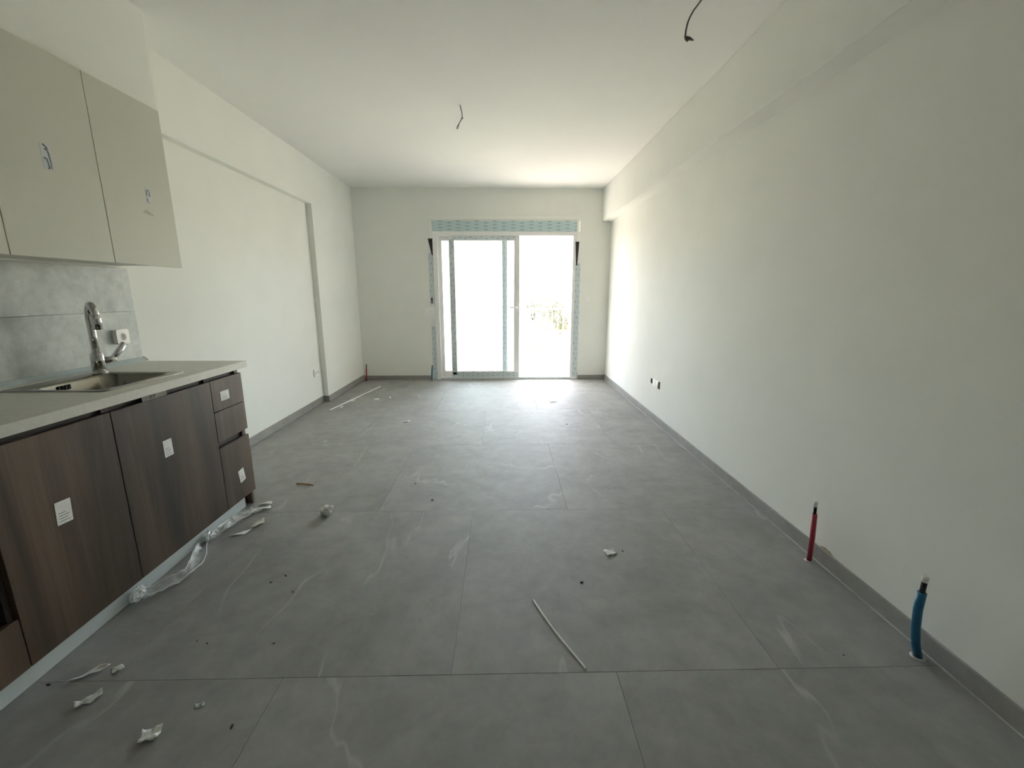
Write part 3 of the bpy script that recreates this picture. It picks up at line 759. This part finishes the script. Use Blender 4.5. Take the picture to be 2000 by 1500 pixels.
# scraps
sq = lambda w, h, j, s: [(random.Random(s).uniform(-j, j) + x * w / 2, random.Random(s + 1 + i).uniform(-j, j) + y * h / 2) for i, (x, y) in enumerate(((-1, -1), (0.1, -1.05), (1, -1), (1.05, 0.1), (1, 1), (-0.1, 0.95), (-1, 1)))]
scrap('paper_scrap', 'small square white paper chip alone near the middle strip', 'paper', (0.568, 2.032), 0.3, sq(0.058, 0.050, 0.004, 3), PAPER, lift=0.010, seed=4)
scrap('paper_scrap', 'white paper strip beside the foot of the drawer unit', 'paper', (-1.535, 2.530), 0.55, sq(0.120, 0.048, 0.008, 8), PAPER, lift=0.016, seed=2)
scrap('paper_scrap', 'pale torn flake right behind the paper strip at the drawer unit', 'paper', (-1.545, 2.612), 0.4, sq(0.075, 0.030, 0.006, 21), PAPER, lift=0.012, seed=5)
scrap('paper_scrap', 'upright folded triangular paper scrap near the loose clear film', 'paper', (-1.462, 2.355), 0.7, [(-0.05, -0.008), (0.03, -0.03), (0.048, 0.028), (-0.012, 0.012)], PAPER, lift=0.016, fold=0.022, seed=6)
scrap('paper_scrap', 'narrow wedge-shaped paper scrap near the loose clear film', 'paper', (-1.497, 2.262), 0.55, [(-0.065, -0.006), (0.01, -0.024), (0.05, 0.02), (-0.03, 0.010)], PAPER, lift=0.014, fold=0.006, seed=9)
LITTER = plain('white_plastic_scrap', (0.78, 0.80, 0.78), 0.4, var=0.15, scale=60)
scrap('plastic_scrap', 'long curled white plastic scrap in front of the base cabinet plinth', 'plastic scrap', (-1.495, 1.335), 0.55, [(-0.065, -0.012), (0.0, -0.014), (0.045, -0.008), (0.056, 0.004), (0.02, 0.018), (-0.02, 0.008)], LITTER, lift=0.014, fold=0.012, seed=11)
scrap('plastic_scrap', 'little folded clear plastic scrap beside the long curled one', 'plastic scrap', (-1.404, 1.350), 0.9, sq(0.034, 0.028, 0.004, 31), LITTER, lift=0.010, fold=0.012, seed=12)
scrap('plastic_scrap', 'crinkled white plastic scrap on the tile row in front of the curled one', 'plastic scrap', (-1.400, 1.228), 0.75, sq(0.070, 0.032, 0.006, 41), LITTER, lift=0.012, fold=0.010, seed=13)
scrap('plastic_scrap', 'square milky plastic scrap with a lifted edge beside the flat clear flake', 'plastic scrap', (-1.098, 1.103), 0.35, sq(0.052, 0.048, 0.004, 51), LITTER, lift=0.012, fold=0.010, seed=14)
scrap('plastic_scrap', 'faint flat clear plastic flake on the dark floor', 'plastic scrap', (-1.018, 1.203), 0.5, sq(0.028, 0.022, 0.004, 61), film_mat('milky_flake', (0.6, 0.6, 0.58), 0.35), lift=0.004, seed=15)
scrap('paper_scrap', 'bright white paper scrap on the bright floor before the open door half', 'paper', (0.640, 5.300), 0.2, sq(0.105, 0.12, 0.02, 71), PAPER, lift=0.005, seed=16)
scrap('paper_scrap', 'tiny white paper scrap alone on the floor between door and crumpled ball', 'paper', (-1.030, 4.425), 0.4, sq(0.075, 0.045, 0.01, 81), PAPER, lift=0.014, seed=17)
scrap('paper_scrap', 'small white flake on the floor before the door sash', 'paper', (-1.130, 5.560), 0.3, sq(0.060, 0.040, 0.01, 91), PAPER, lift=0.012, seed=18)
for k, (x, y, s_) in enumerate(((-1.62, 5.424, 0.07), (-1.903, 5.349, 0.06), (-1.937, 5.05, 0.06), (-1.47, 5.50, 0.05))):
    scrap('plaster_flake', 'small pale plaster flake near the long white strip', 'flake', (x, y), k * 0.7, sq(s_, s_ * 0.6, 0.01, 100 + k), PAPER, lift=0.010, seed=20 + k, group='plaster flakes along the white strip')
# dark crumbs
bmc = bmesh.new(); bmesh.ops.create_icosphere(bmc, subdivisions=2, radius=1.0)
for v in bmc.verts: v.co *= 1 + 0.35 * noise.noise(v.co * 1.9)
for v in bmc.verts: v.co = Vector((v.co.x * 0.011, v.co.y * 0.005, v.co.z * 0.0035))
mn = min(v.co.z for v in bmc.verts)
for v in bmc.verts: v.co.z -= mn
crumb_me = bpy.data.meshes.new('dirt_crumb'); bmc.to_mesh(crumb_me); bmc.free(); crumb_me.materials.append(DIRT)
for k, (x, y, s_) in enumerate(((-0.469, 2.643, 0.8), (-0.634, 2.897, 0.7), (-1.060, 1.875, 0.7), (-1.106, 1.827, 0.6), (-0.969, 1.756, 0.7), (0.372, 1.796, 0.8), (0.636, 2.042, 0.7), (0.669, 4.298, 1.0), (-1.212, 1.477, 0.4), (-1.165, 1.465, 0.5), (-0.903, 1.460, 0.5), (-0.864, 1.127, 0.8), (-1.600, 1.292, 0.8), (0.714, 1.897, 0.4), (1.294, 1.357, 0.4))):
    o = bpy.data.objects.new('dirt_crumb', crumb_me); C.objects.link(o)
    o.location = (x, y, 0.0); o.scale = (s_, s_, s_); o.rotation_euler.z = k * 1.3
    tag(o, 'tiny dark crumb of dirt lying on the tiles', 'crumb', 'dark crumbs of dirt on the floor')

# loose clear film trailing from the plinth
FILMEDGE = film_mat('folded_film', (0.92, 0.94, 0.95), 0.55, 0.12)
MILKY = film_mat('milky_film', (0.85, 0.87, 0.86), 0.42, 0.2)
def film_ribbon(name, label, path, widths, seed, mat, knots):
    """wrinkled strip of film with thick rolled edges and crumpled bunches at the ends"""
    bm = bmesh.new(); rows = []; n = 48; m_ = 8
    P = [Vector((*p, 0)) for p in path]
    def at(tt):
        x = tt * (len(P) - 1); i = min(int(x), len(P) - 2); f = x - i
        p0, p1, p2, p3 = P[max(i - 1, 0)], P[i], P[i + 1], P[min(i + 2, len(P) - 1)]
        return 0.5 * ((2 * p1) + (p2 - p0) * f + (2 * p0 - 5 * p1 + 4 * p2 - p3) * f * f + (3 * p1 - p0 - 3 * p2 + p3) * f ** 3)
    for i in range(n + 1):
        tt = i / n; c = at(tt); tg = (at(min(1, tt + .01)) - at(max(0, tt - .01))).normalized(); s_ = tg.cross(Vector((0, 0, 1)))
        x = tt * (len(widths) - 1); j = min(int(x), len(widths) - 2); w_ = widths[j] + (widths[j + 1] - widths[j]) * (x - j)
        row = []
        for k in range(m_ + 1):
            u = k / m_ - 0.5
            z = 0.004 + 0.022 * (2 * abs(u)) ** 2 + 0.014 * noise.noise(Vector((tt * 11, u * 2.5, seed))) + 0.006 * noise.noise(Vector((tt * 30, u * 9, seed)))
            row.append(c + s_ * u * w_ + Vector((0, 0, max(z, 0.0))))
        rows.append(row)
    V = [[bm.verts.new(p) for p in r_] for r_ in rows]
    for r0, r1 in zip(V, V[1:]):
        for k in range(m_):
            f = bm.faces.new((r0[k], r0[k + 1], r1[k + 1], r1[k])); f.smooth = True
    me = bpy.data.meshes.new(name); bm.to_mesh(me); bm.free(); me.materials.append(mat)
    o = bpy.data.objects.new(name, me); C.objects.link(o)
    for k in (0, m_):
        MB().tube([r_[k] + Vector((0, 0, 0.003)) for r_ in rows], [0.0022 + 0.0022 * abs(noise.noise(Vector((i * 0.21, k, seed)))) for i in range(n + 1)], 6).done('rolled_edge', FILMEDGE, o)
    for kx, ky, kr, sd_ in knots:
        bk = bmesh.new(); bmesh.ops.create_icosphere(bk, subdivisions=3, radius=1.0)
        for v in bk.verts:
            p = v.co.normalized(); g = 1 - 0.55 * abs(noise.noise(p * 2.6 + Vector((sd_, 0, 0)))) + 0.35 * noise.noise(p * 5 + Vector((0, sd_, 0)))
            v.co = Vector((p.x * kr * 0.7, p.y * kr * 1.3, p.z * kr)) * g
        mn = min(v.co.z for v in bk.verts)
        for v in bk.verts: v.co += Vector((kx, ky, -mn))
        km = bpy.data.meshes.new('crumple'); bk.to_mesh(km); bk.free(); km.materials.append(FILMEDGE)
        ko = bpy.data.objects.new('crumple', km); C.objects.link(ko); ko.parent = o
    return tag(o, label, 'plastic film', 'loose clear film trailing along the plinth')
film_ribbon('plastic_film', 'clear plastic film looping out over the floor from the plinth', [(-1.612, 1.715), (-1.585, 1.770), (-1.550, 1.830), (-1.532, 1.905), (-1.555, 1.99), (-1.600, 2.075), (-1.618, 2.125)], [0.045, 0.085, 0.075, 0.055, 0.065, 0.055, 0.035], 3.0, FILM, [(-1.632, 1.715, 0.034, 1.0)])
film_ribbon('plastic_film', 'crumpled milky film bunched along the plinth towards the drawer unit', [(-1.618, 2.215), (-1.612, 2.27), (-1.602, 2.36), (-1.578, 2.44), (-1.555, 2.51)], [0.03, 0.06, 0.075, 0.075, 0.055], 8.0, MILKY, [(-1.632, 2.190, 0.030, 5.0), (-1.612, 2.315, 0.022, 9.0)])

# ------------------------------------------------------------------ balcony
struct(box('floor_balcony', BALC, None, -3.4, 3.4, YO - 0.1, 8.75, -0.22, -0.015), 'pale tiled balcony floor outside the door')
struct(box('ceiling_balcony_blocker', CONC, None, -3.4, 3.4, YO, 8.66, 2.92, 3.12), 'unseen slab added over the balcony to block sun and sky')  # slab out of view, added and deepened to hold back sun and skylight
r = thing('balcony_railing', 'white metal balcony railing with upright bars outside the door', 'railing', loc=(0, 8.62, -0.015))
box('top_rail', RAIL, r, -3.4, 3.4, -0.025, 0.025, 1.03, 1.065, bevel=0.004)
box('bottom_rail', RAIL, r, -3.4, 3.4, -0.015, 0.015, 0.11, 0.14)
bar_me = None
for k in range(61):
    x = -3.3 + 0.11 * k
    if bar_me is None:
        o = box('bar', RAIL, r, -0.008, 0.008, -0.008, 0.008, 0.13, 1.035); bar_me = o.data
    else:
        o = bpy.data.objects.new('bar', bar_me); C.objects.link(o); o.parent = r
    o.location.x = x
for x in (-3.36, -1.7, 0.0, 1.7, 3.36):
    box('post', RAIL, r, x - 0.02, x + 0.02, -0.02, 0.02, 0.0, 1.04)

# ------------------------------------------------------------------ the country beyond
GZ = -3.3
struct(box('ground', SOIL, None, -150, 150, YO + 0.02, 320, GZ - 0.5, GZ), 'dry open ground beyond the balcony')
def tree(name, label, x, y, h, rx, leaf, n, seed, group):
    rnd = random.Random(seed)
    t = thing(name, label, 'tree' if 'tree' in name else 'shrub', group, loc=(x, y, GZ))
    mb = MB(); th = h * 0.45
    mb.tube([(0, 0, -0.05), (0.08, 0.03, th * 0.5), (0.0, 0, th)], [0.16 * h / 5, 0.11 * h / 5, 0.07 * h / 5], 8)
    for k in range(5):
        a = k * 1.26 + rnd.random()
        mb.tube([(0, 0, th * 0.8), (math.cos(a) * rx * 0.3, math.sin(a) * rx * 0.3, th * 1.2), (math.cos(a) * rx * 0.6, math.sin(a) * rx * 0.6, h * 0.75)], [0.05 * h / 5, 0.035 * h / 5, 0.012], 6)
    mb.done('trunk', BARK, t)
    verts, faces = [], []
    lobes = [(Vector((rnd.uniform(-.55, .55) * rx, rnd.uniform(-.55, .55) * rx, h * rnd.uniform(.5, .82))), rx * rnd.uniform(.35, .6)) for _ in range(9)]
    for k in range(n):
        c, rr = rnd.choice(lobes)
        v = Vector((rnd.gauss(0, 1), rnd.gauss(0, 1), rnd.gauss(0, .8))).normalized() * rr * rnd.uniform(.6, 1.0)
        p = c + v
        p.z = min(max(p.z, 0.1), h)
        a = Vector((rnd.gauss(0, 1), rnd.gauss(0, 1), rnd.gauss(0, 1))).normalized(); b = a.orthogonal().normalized()
        s_ = rnd.uniform(.05, .12) * h / 5
        i0 = len(verts)
        verts += [p - a * s_, p + b * s_ * .45, p + a * s_, p - b * s_ * .45]; faces.append((i0, i0 + 1, i0 + 2, i0 + 3))
    me = bpy.data.meshes.new('foliage'); me.from_pydata(verts, [], faces); me.materials.append(leaf)
    o = bpy.data.objects.new('foliage', me); C.objects.link(o); o.parent = t
G = 'trees seen beyond the balcony railing'
specs = [(3.55, 27.0, 4.9, 1.0, 1, 'slender yellow-green tree standing closest beyond the railing, right of the door opening'),
         (3.0, 36, 4.9, 1.6, 0, 'rounded olive-green tree in the field just left of the slender one'),
         (-1.2, 34, 4.6, 2.2, 0, 'olive-green tree seen through the door glass'),
         (6.5, 38, 5.2, 2.6, 0, 'broad olive-green tree in the field behind the slender one'),
         (-8, 36, 4.8, 2.6, 0, 'olive-green tree standing near the low white house')]
for k, (x, y, h, rx, lf, lab) in enumerate(specs):
    tree('field_tree', lab, x, y, h, rx, LEAF[lf], 2600, 40 + k, G)
for k, (x, y, h, rx) in enumerate(((0.4, 22, 1.5, .75), (2.2, 21.5, 1.2, .75), (3.9, 22, 1.6, .75), (5.7, 22, 1.3, .8), (-1.5, 22.5, 1.4, .8), (-3.4, 22, 1.5, .8))):
    tree('field_shrub', 'low yellow-green shrub in the hedge row across the field', x, y, h, rx, LEAF[1], 900, 80 + k, 'hedge row across the field')
hs = thing('field_house', 'low white house with a red tiled roof far across the fields', 'house', loc=(4.2, 62, GZ))
box('wall', CONC, hs, -4, 4, -3, 3, 0, 2.8)
MB().prism([(-4.4, -3.4, 2.8), (-4.4, 3.4, 2.8), (-4.4, 0, 4.0)], (1, 0, 0), 8.8).done('roof', ROOF, hs)
for x in (-2.4, 0, 2.4):
    wn_ = box('window', RAIL, hs, x - 0.5, x + 0.5, -3.05, -3.0, 0.9, 2.0); box('pane', OVEN, wn_, x - 0.42, x + 0.42, -3.07, -3.05, 0.98, 1.92)
